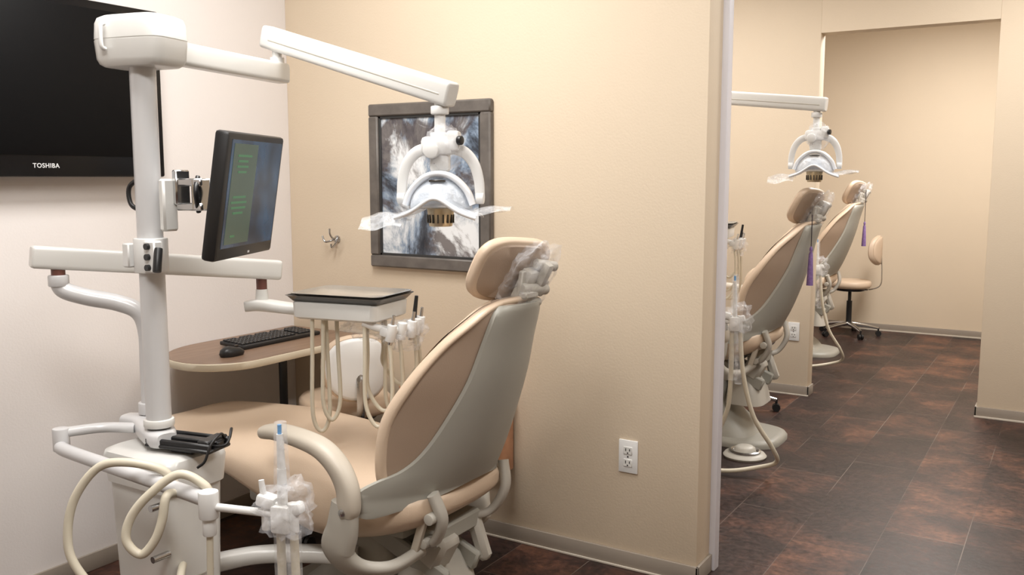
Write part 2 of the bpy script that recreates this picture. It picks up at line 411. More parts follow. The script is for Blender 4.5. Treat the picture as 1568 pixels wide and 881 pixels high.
group('coat_hook', (-2.85, W1, 1.22))
cyl('plate', (-2.85, W1, 1.22), (-2.85, W1 - 0.006, 1.22), 0.017, 'chrome', bev=0.002)
sweeps('prongs', [[(-2.85, W1 - .005, 1.225), (-2.86, W1 - .03, 1.215), (-2.885, W1 - .045, 1.21), (-2.90, W1 - .045, 1.235)],
                  [(-2.85, W1 - .005, 1.225), (-2.84, W1 - .03, 1.215), (-2.815, W1 - .045, 1.21), (-2.80, W1 - .045, 1.235)],
                  [(-2.85, W1 - .005, 1.23), (-2.85, W1 - .03, 1.225), (-2.85, W1 - .05, 1.245), (-2.85, W1 - .052, 1.27)],
                  [(-2.85, W1 - .005, 1.215), (-2.85, W1 - .02, 1.195), (-2.85, W1 - .04, 1.185), (-2.85, W1 - .045, 1.20)]], 0.0045, 'chrome')

# ------------------------------------------------------------------ desk
group('corner_desk', (-2.9, 2.7, 0.8))
def desk_out(z, ins=0.0):
    X0 = LX + 0.002; X1 = -2.655 - ins; Y0 = 2.24 + ins; Y1 = W1 - 0.014
    R0 = .27; RY = .30
    p = [V((X0, Y1, z)), V((X0, Y0 + RY, z))]
    for i in range(1, 13):
        a = math.radians(180 + 90 * i / 12); p.append(V((X0 + R0 + R0 * math.cos(a), Y0 + RY + RY * math.sin(a), z)))
    R = 0.20
    for i in range(13):
        a = math.radians(270 + 90 * i / 12); p.append(V((X1 - R + R * math.cos(a), Y0 + R + R * math.sin(a), z)))
    p.append(V((X1, Y1, z))); return p
loft('edge_band', [desk_out(.770, .002), desk_out(.773), desk_out(.796), desk_out(.799, .003)], 'edge')
loft('laminate_top', [desk_out(.7985, .004), desk_out(.8005, .005)], 'lam')
cyls('legs', [((-2.90, 2.80, 0.012), (-2.90, 2.80, .77), .018), ((-2.90, 2.80, 0.0), (-2.90, 2.80, .014), .06), ((-2.9, 2.8, .755), (-2.9, 2.8, .77), .05)], 'black')
bmm('wall_cleat', (LX + .013, 2.58, .72), (LX + .04, 3.05, .77), 'edge', .003)

group('computer_keyboard', (-2.92, 2.76, .80))
box('body', (-2.92, 2.76, .812), (.15, .44, .018), 'black', .006, rot=(0, math.radians(3), 0))
kk = []
for r in range(6):
    for c in range(19):
        if c in (14,) or (r == 0 and c % 4 == 3): continue
        kk.append(((-2.975 + r * 0.0205, 2.76 - .203 + c * .0215, .8265 - r * .0011), (.017, .018, .008)))
boxes('keys', kk, 'black', 0.002)
group('computer_mouse', (-2.80, 2.44, .80))
rings = []
for zf, k in ((0, .9), (.25, 1), (.6, .92), (.85, .68), (1, .3)):
    rings.append([V((-2.80 + .032 * k * x, 2.435 + .055 * k * y, .8015 + .036 * zf + (-.004 * y if zf > .5 else 0))) for x, y in se(24, 2.4)])
loft('shell', rings, 'black')
box('wheel', (-2.80, 2.458, .8365), (.006, .018, .008), 'traydark', .002)

group('wooden_wall_cabinet', (-2.2, W1, .46))
bmm('carcass', (-2.40, W1 - .115, .31), (-1.905, W1 - .013, .60), 'oak', .004)
bmm('top_board', (-2.41, W1 - .125, .60), (-1.895, W1 - .013, .618), 'oak', .004)
bmm('door_panel', (-2.38, W1 - .122, .33), (-1.925, W1 - .115, .585), 'oak', .002)

# ------------------------------------------------------------------ stool
def stool(x, y, sh, yaw, backz=0.30, yawb=0.3, bh=.12, whiteback=False, bw=.165, rb=.235):
    group('rolling_stool', (x, y, 0))
    c, s = math.cos(yaw), math.sin(yaw)
    def W(a, b, z): return (x + a * c - b * s, y + a * s + b * c, z)
    rg = []
    for z, k in ((sh - .075, .80), (sh - .07, .93), (sh - .05, 1.0), (sh - .02, 1.0), (sh - .005, .93), (sh, .78), (sh + .002, .3)):
        rg.append([V(W(.19 * k * a, .19 * k * b, z)) for a, b in se(36, 2.3)])
    loft('seat', rg, 'vinyl')
    cyl('seat_pan', (x, y, sh - .10), (x, y, sh - .073), .13, 'black', r2=.15)
    cyls('gas_lift', [((x, y, .10), (x, y, sh - .2), .026), ((x, y, sh - .2), (x, y, sh - .09), .016)], 'black')
    legs = []; cas = []
    for i in range(5):
        a = yawb + i * 2 * math.pi / 5
        ca, sa = math.cos(a), math.sin(a)
        legs.append([(x, y, .115, .024, .022), (x + rb * .5 * ca, y + rb * .5 * sa, .10, .02, .018), (x + rb * ca, y + rb * sa, .075, .014, .012)])
        for q in (-.013, .013):
            px, py = x + rb * ca - q * sa, y + rb * sa + q * ca
            cas.append(((px + .009 * sa, py - .009 * ca, .026), (px - .009 * sa, py + .009 * ca, .026), .0255))
        cas.append(((x + rb * ca, y + rb * sa, .03), (x + rb * ca, y + rb * sa, .08), .008))
    bm = bmesh.new()
    for l in legs: _sweep(bm, l, .02, 4, 3.0, 12, up=(0, 0, 1))
    add(bm, 'star_base', 'chrome')
    cyls('casters', cas, 'black', seg=16)
    sweep('back_bracket', [W(.05, 0, sh - .09), W(.17, 0, sh - .085), W(.265, 0, sh - .04), W(.275, 0, sh + .08), W(.262, 0, sh + backz - .02)], (.018, .006), 'chrome', up=(c, s, .2))
    def pad(prof, m, nm):
        rg = []
        for t, k in prof:
            rg.append([V(W(.235 + t - .06 * (a * k) ** 2, bw * k * a, sh + backz + bh * k * b)) for a, b in se(32, 2.4)])
        loft(nm, rg, m)
    pad(((-.03, .78), (-.026, .93), (-.01, 1.0), (.01, 1.0), (.022, .95)), 'vinyl', 'back_pad')
    pad(((.018, .93), (.028, .91), (.034, .82), (.036, .3)), 'whitep' if whiteback else 'vinyl', 'back_shell')
stool(-2.57, 2.83, .60, math.radians(-35), backz=.15, yawb=.9, bh=.135, whiteback=True, bw=.135)
stool(-1.80, 5.72, .52, math.radians(-25), backz=.33)
stool(-1.80, 9.03, .53, math.radians(5), backz=.29, bh=.14, bw=.15, rb=.27)

# ------------------------------------------------------------------ dental chair
CY = 2.35
def ipol(tab, z):
    if z <= tab[0][0]: return tab[0][1:]
    for a, b in zip(tab[:-1], tab[1:]):
        if z <= b[0]:
            t = (z - a[0]) / (b[0] - a[0]); return tuple(p + (q - p) * t for p, q in zip(a[1:], b[1:]))
    return tab[-1][1:]
BACK = cr([  # z, xb, w, wing, T
    (.475, -1.655, .17, .03, .05), (.50, -1.635, .235, .06, .08), (.56, -1.60, .290, .11, .10), (.65, -1.555, .312, .155, .105), (.78, -1.505, .315, .178, .105),
    (.90, -1.468, .290, .145, .10), (1.0, -1.444, .238, .10, .095), (1.07, -1.425, .18, .055, .085), (1.112, -1.412, .125, .035, .07), (1.128, -1.412, .07, .02, .04)], 5)

def dental_chair(off, dz):
    global ZO
    group('dental_chair', (-2.0, CY, 0), off)
    def brr(z, k, x0=-2.42, x1=-1.54, hw=.25):
        cx = (x0 + x1) / 2; return [V((cx + (x1 - x0) / 2 * k * a, CY + hw * k * b, z)) for a, b in se(40, 3.5)]
    loft('floor_base', [brr(0.0, 1), brr(.02, 1.0), brr(.035, .97), brr(.042, .9)], 'graybase')
    def ped(z, x0, x1, hw): return [V(((x0 + x1) / 2 + (x1 - x0) / 2 * a, CY + hw * b, z)) for a, b in se(32, 4)]
    loft('pedestal', [ped(.04, -2.28, -1.68, .20), ped(.09, -2.26, -1.72, .185), ped(.14, -2.20, -1.78, .15), ped(.19 + dz * .3, -2.14, -1.85, .11), ped(.36 + dz, -2.12, -1.87, .10)], 'graybase')
    ZO = dz
    boxes('lift_arms', [((-1.80, CY - .09, .28), (.34, .03, .07), (0, math.radians(22), 0)), ((-1.80, CY + .09, .28), (.34, .03, .07), (0, math.radians(22), 0)),
                        ((-1.69, CY, .36), (.07, .26, .06)), ((-1.78, CY, .20), (.12, .16, .16))], 'grayshell', .008)
    boxes('shrouds', [((-1.70, CY - .06, .31), (.10, .10, .12), (0, .5, 0)), ((-1.66, CY + .12, .30), (.05, .05, .18), (0, -.35, 0))], 'graylight', .015)
    loft('motor_cover', [ped(.10, -1.86, -1.64, .14), ped(.18, -1.85, -1.66, .13), ped(.25, -1.83, -1.70, .10), ped(.27, -1.80, -1.73, .07)], 'graylight')
    box('seat_frame', (-2.1, CY, .385), (.7, .34, .06), 'grayshell', .015)
    secs = cr([(-1.60, .12, .52, .475), (-1.615, .19, .54, .455), (-1.68, .27, .56, .41), (-1.85, .297, .58, .345), (-2.05, .307, .602, .315), (-2.25, .307, .615, .385),
               (-2.5, .297, .615, .475), (-2.72, .27, .605, .505), (-2.90, .225, .597, .515), (-2.965, .16, .587, .53), (-2.985, .08, .575, .545)], 5)
    rg = []
    for X, w, zt, zb in secs:
        h = (zt - zb) / 2; zc = (zt + zb) / 2
        rg.append([V((X, CY + w * a, zc + h * b - (.012 * (1 - a * a) if b > .3 else 0))) for a, b in se(40, 2.9)])
    loft('seat_cushion', rg, 'vinyl', angle=80)
    rg = []; rimL = []; rimR = []
    K = 12
    for z, xb, w, wing, T in BACK:
        ring = []
        for i in range(K + 1):
            s2 = math.sin((-1 + 2 * i / K) * math.pi / 2)
            ring.append(V((xb - wing * abs(s2) ** 2.2, CY + w * s2, z)))
        for i in range(1, K):
            s2 = math.sin((1 - 2 * i / K) * math.pi / 2)
            th = T * math.sqrt(max(0, 1 - abs(s2) ** 3.5))
            ring.append(V((xb - wing * abs(s2) ** 2.2 - th, CY + w * s2, z + .25 * th)))
        rg.append(ring)
        rimL.append((xb - wing - .012, CY - w + .006, z)); rimR.append((xb - wing - .012, CY + w - .006, z))
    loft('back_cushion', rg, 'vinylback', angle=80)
    bm = bmesh.new()
    path = rimL[2:-1] + [(-1.425, CY - .03, 1.131), (-1.425, CY + .03, 1.131)] + rimR[2:-1][::-1]
    _sweep(bm, [p + (.011, .021) for p in path], .014, 1, 2.0, 10, up=(1, 0, .35), smooth=False)
    add(bm, 'rim_welt', 'vinyl', angle=60)
    fr = []
    for z, xb, w, wing, T in BACK[3:-3]:
        row = []
        for i in range(17):
            s2 = -0.93 + 1.86 * i / 16
            th = T * math.sqrt(max(0, 1 - abs(s2) ** 3.5)) + .003
            row.append(V((xb - wing * abs(s2) ** 2.2 - th, CY + w * s2, z + .25 * th)))
        fr.append(row)
    loft('front_upholstery', fr, 'vinyl', caps=False, closed=False, angle=80)
    # rear shell flaring into the two armrest yokes
    SH = cr([(1.122, .105, 0), (1.09, .128, 0), (1.0, .143, 0), (.90, .163, 0), (.80, .190, 0), (.72, .216, 0), (.66, .245, 0), (.622, .28, 0), (.598, .325, 0), (.578, .362, -.010), (.566, .374, -.030), (.556, .372, -.052), (.548, .35, -.062), (.545, .33, -.062)], 3)
    rows_o = []
    NS = 24
    for z, w, de in SH:
        outer = []; inner = []
        for i in range(NS + 1):
            s = -1 + 2 * i / NS
            zz = z + de * abs(s) ** 1.6
            xb, wc, wing, T = ipol(BACK, max(zz, .54)); sy = w * s / wc
            x = xb - wing * abs(sy) ** 2.2
            outer.append(V((x + .026 - .010 * abs(s) ** 6, CY + w * s, zz))); inner.append(V((x + .002, CY + w * s, zz)))
        rows_o.append(outer + inner[::-1])
    loft('rear_shell', rows_o, 'grayshell', angle=50)
    for sgn, tag in ((-1, 'left'), (1, 'right')):
        Y = lambda d: CY + sgn * d
        sweep('arm_pad_' + tag, [(-2.155, Y(.365), .70, .014, .012), (-2.145, Y(.365), .70, .028, .020), (-2.08, Y(.37), .71, .035, .023), (-1.98, Y(.375), .706, .036, .024), (-1.89, Y(.378), .688, .035, .027),
                                 (-1.825, Y(.38), .645, .033, .032), (-1.79, Y(.38), .585, .030, .037), (-1.785, Y(.38), .53, .028, .040), (-1.787, Y(.38), .50, .022, .03)], .03, 'armpad', ex=2.6, seg=18)
        sweep('arm_post_' + tag, [(-1.80, Y(.38), .535, .022, .046), (-1.815, Y(.378), .45, .024, .055), (-1.84, Y(.37), .375, .024, .06), (-1.80, Y(.33), .315, .022, .048), (-1.73, Y(.26), .305, .02, .03), (-1.68, Y(.16), .34, .018, .025)], .03, 'graylight', ex=3.0, seg=18)
        cyl('arm_pivot_' + tag, (-1.79, Y(.395), .515), (-1.79, Y(.41), .515), .012, 'chrome', bev=.002)
        sweep('back_link_' + tag, [(-1.61, Y(.2), .545), (-1.59, Y(.18), .46), (-1.63, Y(.16), .38), (-1.68, Y(.12), .36)], (.014, .022), 'graylight', up=(0, 1, 0), ex=3)
    box('release_lever', (-1.67, CY - .19, .40), (.028, .02, .17), 'armpad', .006, rot=(0, math.radians(18), 0))
    cyls('link_pins', [((-1.61, CY - .225, .47), (-1.61, CY - .19, .47), .018), ((-1.66, CY - .19, .37), (-1.66, CY - .16, .37), .016)], 'graylight', bev=.003)
    # headrest
    th = math.radians(27); tw = math.radians(11)
    def H(a, b, t):
        a2 = a * math.cos(tw) - t * math.sin(tw); t2 = a * math.sin(tw) + t * math.cos(tw)
        return V((-1.463 + b * math.sin(th) + t2 * math.cos(th), CY + .005 + a2, 1.222 + b * math.cos(th) - t2 * math.sin(th)))
    C = -.006
    rg = []
    for t, k in ((-.026, .55), (-.024, .82), (-.016, .96), (-.004, 1.0)):
        rg.append([H(.157 * k * a, .105 * k * b, t + C * a * a) for a, b in se(40, 3.2)])
    rg2 = [[H(.159 * k * a, .107 * k * b, t + C * a * a) for a, b in se(40, 3.2)] for t, k in ((-.005, 1.0), (.008, 1.0), (.017, .97), (.019, .93))]
    loft('headrest_front', rg, 'vinyl', angle=70); loft('headrest_rim', rg2, 'vinyl', angle=50)
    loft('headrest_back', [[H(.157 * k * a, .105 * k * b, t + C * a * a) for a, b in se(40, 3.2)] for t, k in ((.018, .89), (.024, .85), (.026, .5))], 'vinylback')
    bm = bmesh.new()
    R = (0, th, 0)
    _box(bm, H(.05, -.03, .045), (.04, .07, .11), .010, R); _box(bm, H(.085, .02, .065), (.035, .035, .08), .012, R)
    _box(bm, H(.02, -.06, .06), (.04, .04, .05), .010, R); _box(bm, H(.11, -.03, .055), (.035, .03, .06), .010, R)
    _cyl(bm, H(.0, -.03, .07), H(.12, -.03, .07), .018, bev=.004); _cyl(bm, H(.05, .045, .045), H(.13, .045, .06), .016, bev=.004)
    _cyl(bm, H(.03, -.07, .08), H(.10, -.07, .08), .014, bev=.004)
    add(bm, 'headrest_mechanism', 'graylight')
    boxes('headrest_post', [((-1.425, CY + .02, 1.14), (.016, .06, .16), (0, math.radians(8), 0)), ((-1.405, CY + .02, 1.145), (.03, .075, .02))], 'graylight', .004)
    blob('headrest_plastic_cover', H(.05, -.01, .045), (.055, .12, .13), 'wrap', .28, 4, 2.5, rot=R)
    ZO = 0
dental_chair((0, 0, 0), 0)
dental_chair((.20, 2.75, 0), .12)
dental_chair((-.12, 5.6, 0), .15)

def tassel(x, y, zt, zf, L=.2):
    group('purple_tassel', (x, y, zt))
    cyl('cord', (x, y, zt), (x, y, zf), .0025, 'cord', seg=8)
    pr = [(.003, 0), (.008, -.008), (.009, -.02), (.006, -.028), (.011, -.04), (.016, -L * .7), (.018, -L), (.002, -L)]
    lathe('fringe', pr, (x, y, zf), 'purple', 14)
tassel(-1.205, 5.0, 1.30, 1.13, .21)
tassel(-1.47, 7.83, 1.40, 1.14, .20)

# ------------------------------------------------------------------ dental light on its post
def dental_light(pole, zb, zt, joint, zj, end, yaw, head_yaw, clamp=False):
    px, py = pole
    group('dental_light', (px, py, zb))
    cyl('pole', (px, py, zb), (px, py, zt + .03), .036, 'pole', seg=40)
    cyl('pole_foot', (px, py, zb), (px, py, zb + .025), .044, 'white', bev=.006, seg=40)
    c, s = math.cos(head_yaw), math.sin(head_yaw)
    rg = []
    for z, k in ((zt - .003, .80), (zt + .004, .90), (zt + .018, .96), (zt + .068, 1.0), (zt + .0685, .985), (zt + .072, .985), (zt + .0725, 1.0), (zt + .115, .975), (zt + .130, .92), (zt + .137, .78)):
        rg.append([V((px + .118 * k * a * c - .078 * k * b * s, py + .118 * k * a * s + .078 * k * b * c, z)) for a, b in se(40, 5)])
    loft('head_housing', rg, 'white', angle=35)
    fx, fy = px - .05 * c + .084 * s, py - .05 * s - .084 * c
    sweep('housing_latch', [(fx, fy, zt + .04), (fx + .004 * s, fy - .012 * c, zt + .05), (fx + .004 * s, fy - .012 * c, zt + .10), (fx, fy, zt + .11)], .006, 'whitep')
    if clamp:
        boxes('monitor_bracket', [((-2.13, 1.77, 1.45), (.06, .03, .09), (0, 0, .45)), ((-2.205, 1.755, 1.47), (.02, .05, .10)), ((-2.165, 1.76, 1.485), (.09, .035, .022), (0, 0, .2)), ((-2.165, 1.76, 1.415), (.09, .035, .022), (0, 0, .2))], 'steel', .004)
        boxes('pole_side_bar', [((-2.222, 1.722, 1.42), (.025, .05, .15))], 'white', .006)
        cyls('clamp', [((-2.28, 1.70, 1.225), (-2.28, 1.70, 1.325), .048)], 'whitep', bev=.004)
        boxes('clamp_ears', [((-2.225, 1.665, 1.275), (.05, .03, .09)), ((-2.33, 1.665, 1.275), (.03, .03, .07))], 'whitep', .004)
        cyls('clamp_screws', [((-2.225, 1.655, z), (-2.225, 1.64, z), .009) for z in (1.245, 1.275, 1.305)], 'black')
        cyl('clamp_lever', (-2.20, 1.665, 1.30), (-2.185, 1.645, 1.235), .012, 'black', bev=.002)
        sweeps('cable', [[(-2.32, 1.71, 1.50), (-2.365, 1.70, 1.47), (-2.36, 1.70, 1.42), (-2.32, 1.71, 1.40)], [(-2.15, 1.77, 1.50), (-2.125, 1.74, 1.46), (-2.14, 1.76, 1.40)]], .007, 'black')
    j = V((joint[0], joint[1], zt + .045)); p0 = V((px, py, zt + .055)); d = (j - p0).normalized()
    bar('arm_lower', p0 + d * .075, j + d * .035, .029, .034, 'white')
    cyls('joint_pin', [((j.x, j.y, j.z + .02), (j.x, j.y, zj - .02), .016), ((j.x, j.y, j.z + .03), (j.x, j.y, j.z + .05), .024)], 'whitep')
    a = V((j.x, j.y, zj)); e = V(end); dd = (e - a).normalized(); a = a - dd * .05
    ee = e + dd * .05
    bar('arm_upper', a, ee, .031, .038, 'white')
    sd = dd.cross(V((0, 0, 1))).normalized()
    sweep('arm_groove', [tuple(a + dd * .04 + sd * .0308 + V((0, 0, -.006))), tuple(ee - dd * .03 + sd * .0308 + V((0, 0, -.006)))], (.001, .003), 'graylight', smooth=False, up=(0, 0, 1))
    c, s = math.cos(yaw), math.sin(yaw); ex_, ey_, ez = end
    def W(a, b, z): return V((ex_ + a * c - b * s, ey_ + a * s + b * c, ez + z))
    cyls('neck', [(W(0, 0, -.16), W(0, 0, -.02), .017), (W(0, 0, -.07), W(0, 0, -.045), .028), (W(0, 0, -.16), W(0, 0, -.125), .03)], 'whitep', bev=.003)
    bm = bmesh.new()
    _box(bm, W(-.005, 0, -.165), (.10, .07, .055), .014, (0, 0, yaw)); _box(bm, W(.045, -.01, -.15), (.04, .05, .06), .01, (0, 0, yaw)); _cyl(bm, W(-.02, -.05, -.18), W(-.02, .05, -.18), .024, bev=.004)
    _box(bm, W(.0, 0, -.215), (.06, .04, .06), .01, (0, 0, yaw))
    add(bm, 'hub', 'whitep')
    cyl('hub_knob', W(.062, -.03, -.15), W(.075, -.035, -.15), .014, 'black', bev=.002)
    for sg in (-1, 1):
        sweep('yoke_arm', [tuple(W(sg * .03, 0, -.17)) + (.012, .018), tuple(W(sg * .075, 0, -.185)) + (.011, .018), tuple(W(sg * .105, 0, -.22)) + (.010, .017), tuple(W(sg * .120, 0, -.27)) + (.009, .016), tuple(W(sg * .124, 0, -.325)) + (.009, .015)], .01, 'whitep', ex=3)
        cyl('yoke_knob', W(sg * .112, 0, -.325), W(sg * .136, 0, -.325), .018, 'whitep', bev=.003)
    sweep('lamp_arch', [tuple(W(-.105, -.02, -.345)) + (.010, .02), tuple(W(-.085, -.02, -.30)) + (.010, .022), tuple(W(-.045, -.02, -.262)) + (.010, .024), tuple(W(0, -.02, -.25)) + (.010, .026),
                        tuple(W(.045, -.02, -.262)) + (.010, .024), tuple(W(.085, -.02, -.30)) + (.010, .022), tuple(W(.105, -.02, -.345)) + (.010, .02)], .012, 'lampdome', up=(-s, c, 0), ex=3)
    rg = []
    for i in range(0, 13):
        u = -1 + 2 * i / 12; k = math.sqrt(max(.002, 1 - u * u))
        ring = []
        for q in range(24):
            an = 2 * math.pi * q / 24; b = math.cos(an); z = math.sin(an)
            ring.append(W(.10 * u, .075 * k * b, -.345 + (.085 * k * z if z > 0 else .012 * k * z) - .012 * u * u))
        rg.append(ring)
    loft('lamp_lens', rg, 'lens', angle=70)
    cyl('lamp_bulb_housing', W(0, 0, -.345), W(0, 0, -.29), .045, 'lampdome', r2=.03, bev=.004)
    boxes('lens_band', [(W(0, -.045, -.272), (.05, .012, .006), (0, 0, yaw))], 'traydark', .001)
    def wing(nm, u0, u1, m, thick, hwf, zf, NN=24):
        bm = bmesh.new(); grid = []
        for i in range(NN + 1):
            u = u0 + (u1 - u0) * i / NN; row = []
            for k in range(9):
                t = -1 + 2 * k / 8
                row.append(bm.verts.new(W(u, hwf(u) * t - .012, zf(u, t))))
            grid.append(row)
        for i in range(NN):
            for k in range(8): bm.faces.new((grid[i][k], grid[i + 1][k], grid[i + 1][k + 1], grid[i][k + 1]))
        o = add(bm, nm, m, angle=80)
        if thick: md = o.modifiers.new('s', 'SOLIDIFY'); md.thickness = thick
    wz = lambda u, t: -.345 + .035 * math.exp(-(u / .055) ** 2) - .018 * (abs(u) / .1) ** 1.5 - .014 * t * t
    wing('lamp_front_frame', -.125, .125, 'lens', .004, lambda u: .088 * (1 - 1.6 * abs(u) ** 1.2), wz)
    rim = []
    for i in range(25):
        u = -.125 + .25 * i / 24; rim.append(tuple(W(u, -.088 * (1 - 1.6 * abs(u) ** 1.2) - .012, wz(u, -1))))
    sweep('lamp_frame_rim', rim, .006, 'lampdome', n=1)
    wing('wing_shield_left', -.235, -.10, 'shield', 0, lambda u: .10 * (1 - .8 * abs(u + .1)), lambda u, t: -.362 - .028 * t * t + (u + .1) * .12 + .005 * math.sin(u * 60 + t * 3) - .016 * (t < -.5))
    wing('wing_shield_right', .10, .225, 'shield', 0, lambda u: .085 * (1 - 3.2 * (u - .1)), lambda u, t: -.357 - .018 * t * t + .004 * math.sin(u * 50 + t * 2) + (u - .1) * .10)
    cyl('vent_core', W(0, 0, -.412), W(0, 0, -.355), .036, 'gold', r2=.043, bev=.003)
    vb = []
    for i in range(16):
        an = i * math.pi / 8; vb.append((W(.040 * math.cos(an), .040 * math.sin(an), -.388), (.005, .005, .026), (0, 0, an + yaw)))
    boxes('vent_slots', vb, 'traydark', 0)
    blob('lamp_plastic_cover', W(.01, 0, -.17), (.06, .05, .075), 'wrap', .25, 4, 2.5)
dental_light((-2.28, 1.70), .765, 1.81, (-2.365, 2.30), 1.965, (-1.68, 2.30, 1.76), math.radians(24), math.radians(12), True)
dental_light((-2.06, 4.45), .885, 1.81, (-1.95, 5.05), 1.965, (-1.215, 5.05, 1.885), math.radians(10), math.radians(12))

# ------------------------------------------------------------------ delivery (utility) unit with assistant arm
def utility_unit(off, dz):
    global ZO
    group('dental_utility_unit', (-2.28, 1.72, 0), off)
    def rr(z, x0, x1, y0, y1, r=.03): return rrect((x0 + x1) / 2, (y0 + y1) / 2, z, x1 - x0, y1 - y0, r)
    loft('plinth', [rr(0, -2.46, -2.12, 1.60, 1.84), rr(.05 + dz, -2.46, -2.12, 1.60, 1.84), rr(.06 + dz, -2.45, -2.13, 1.61, 1.83)], 'graylight')
    ZO = dz
    loft('cabinet', [rr(.05, -2.42, -2.16, 1.64, 1.80), rr(.30, -2.425, -2.15, 1.63, 1.81), rr(.62, -2.43, -2.145, 1.62, 1.82)], 'white')
    loft('cabinet_top', [rr(.60, -2.435, -2.13, 1.61, 1.825, .04), rr(.675, -2.445, -2.125, 1.60, 1.835, .045), rr(.693, -2.44, -2.13, 1.605, 1.83, .045), rr(.702, -2.42, -2.15, 1.625, 1.81, .04)], 'white')
    boxes('cabinet_seam', [((-2.145, 1.715, .33), (.004, .10, .004))], 'graylight', 0)
    sweep('post_bracket', [(-2.52, 1.76, .735, .03, .022), (-2.44, 1.77, .735, .045, .026), (-2.34, 1.73, .735, .05, .028), (-2.26, 1.69, .735, .045, .026), (-2.22, 1.68, .735, .03, .022)], .03, 'pole', up=(0, 0, 1), ex=3.5, seg=18)
    sweep('arm_link', [(-2.42, 1.72, .735, .022, .014), (-2.50, 1.66, .738, .02, .014), (-2.545, 1.56, .74, .02, .014)], .02, 'pole', up=(0, 0, 1), ex=3)
    cyl('arm_joint', (-2.545, 1.555, .685), (-2.545, 1.555, .755), .024, 'pole', bev=.004)
    sweep('arm_pipe', [(-2.545, 1.555, .70), (-2.50, 1.535, .70), (-2.30, 1.515, .70), (-2.0, 1.49, .70), (-1.80, 1.472, .70)], .0195, 'pole', seg=20)
    cyls('pipe_end', [((-1.795, 1.47, .655), (-1.795, 1.47, .725), .025), ((-1.795, 1.47, .61), (-1.795, 1.47, .655), .017)], 'whitep', bev=.004)
    cyl('holder_bar', (-1.80, 1.47, .685), (-1.60, 1.525, .685), .010, 'whitep')
    bm = bmesh.new()
    _box(bm, (-1.60, 1.53, .675), (.05, .045, .07), .008, (0, 0, .3)); _box(bm, (-1.64, 1.52, .715), (.05, .04, .03), .008, (0, .2, .3)); _box(bm, (-1.57, 1.545, .70), (.035, .035, .03), .008, (0, -.3, .3))
    for dx in (-.035, .0, .035): _cyl(bm, (-1.61 + dx, 1.53 + .25 * dx, .64), (-1.61 + dx, 1.53 + .25 * dx, .715), .014, bev=.003)
    add(bm, 'holder_block', 'whitep')
    cyls('suction_tips', [((-1.60, 1.53, .70), (-1.60, 1.53, .80), .013, .011), ((-1.60, 1.53, .80), (-1.603, 1.53, .885), .010, .008), ((-1.645, 1.515, .70), (-1.655, 1.515, .765), .009, .007)], 'whitep')
    cyl('blue_tip', (-1.603, 1.53, .885), (-1.603, 1.53, .908), .005, 'blueled')
    blob('holder_plastic_cover', (-1.59, 1.53, .70), (.07, .055, .07), 'wrap', .5, 4, 2.0)
    cyl('sleeve_upper', (-1.60, 1.53, .75), (-1.60, 1.53, .915), .021, 'wrap', r2=.015, seg=14)
    cyls('sleeve_lower', [((-1.60, 1.53, .40), (-1.60, 1.53, .66), .024), ((-1.575, 1.54, .38), (-1.575, 1.54, .64), .018)], 'wrap')
    hs = [
        [(-1.795, 1.47, .62), (-1.795, 1.465, .45), (-1.80, 1.47, .25), (-1.9, 1.5, .12), (-2.08, 1.6, .14)],
        [(-1.61, 1.53, .64), (-1.61, 1.53, .42), (-1.63, 1.53, .22), (-1.75, 1.54, .09 - dz * .5), (-2.0, 1.6, .10), (-2.12, 1.68, .16)],
        [(-1.575, 1.54, .64), (-1.57, 1.54, .40), (-1.575, 1.545, .18 - dz * .5), (-1.68, 1.56, .05 - dz * .6), (-1.95, 1.64, .07), (-2.12, 1.72, .13)],
        [(-1.99, 1.53, .68), (-2.01, 1.50, .733), (-2.08, 1.445, .757), (-2.146, 1.408, .742), (-2.192, 1.37, .668), (-2.204, 1.35, .583), (-2.188, 1.348, .498), (-2.12, 1.38, .41), (-2.05, 1.45, .36), (-2.06, 1.56, .36), (-2.15, 1.66, .38)],
        [(-1.82, 1.50, .69), (-1.836, 1.49, .728), (-1.893, 1.46, .753), (-1.947, 1.41, .703), (-1.982, 1.38, .645), (-1.985, 1.368, .59), (-1.952, 1.384, .556), (-1.925, 1.405, .59), (-1.912, 1.42, .64), (-1.91, 1.435, .70), (-1.92, 1.475, .695)],
    ]
    if dz > 0:  # second bay: one long suction hose sweeping out towards the aisle
        hs[2] = [(-1.575, 1.54, .64), (-1.55, 1.54, .42), (-1.50, 1.56, .22), (-1.42, 1.62, .06), (-1.42, 1.70, -.03), (-1.50, 1.70, -.07), (-1.66, 1.62, -.095), (-1.85, 1.62, -.09), (-2.05, 1.68, 0.0), (-2.14, 1.72, .10)]
    bm = bmesh.new()
    for p, r in zip(hs, (.0085, .011, .011, .0115, .0115)): _sweep(bm, p, r, 8, 2, 12)
    add(bm, 'hoses', 'hose', angle=60)
    cyls('regulator_valves', [((-2.17, 1.63, .42), (-2.17, 1.575, .42), .010), ((-2.17, 1.62, .57), (-2.17, 1.575, .57), .010), ((-2.17, 1.63, .25), (-2.17, 1.57, .25), .012)], 'chrome')
    sweeps('red_tube', [[(-2.30, 1.64, .30), (-2.27, 1.56, .29), (-2.22, 1.54, .22), (-2.2, 1.62, .12)]], .008, 'red')
    ZO = 0
    sweep('floor_link', [(-2.36, 1.80, .25, .03, .03), (-2.31, 1.91, .255, .03, .028), (-2.24, 2.03, .255, .032, .026), (-2.12, 2.13, .25, .035, .026), (-1.98, 2.22, .24, .035, .026)], .03, 'white', up=(0, 0, 1), ex=3.5)
utility_unit((0, 0, 0), 0)
utility_unit((.22, 2.75, 0), .12)
utility_unit((-.07, 5.6, 0), .12)

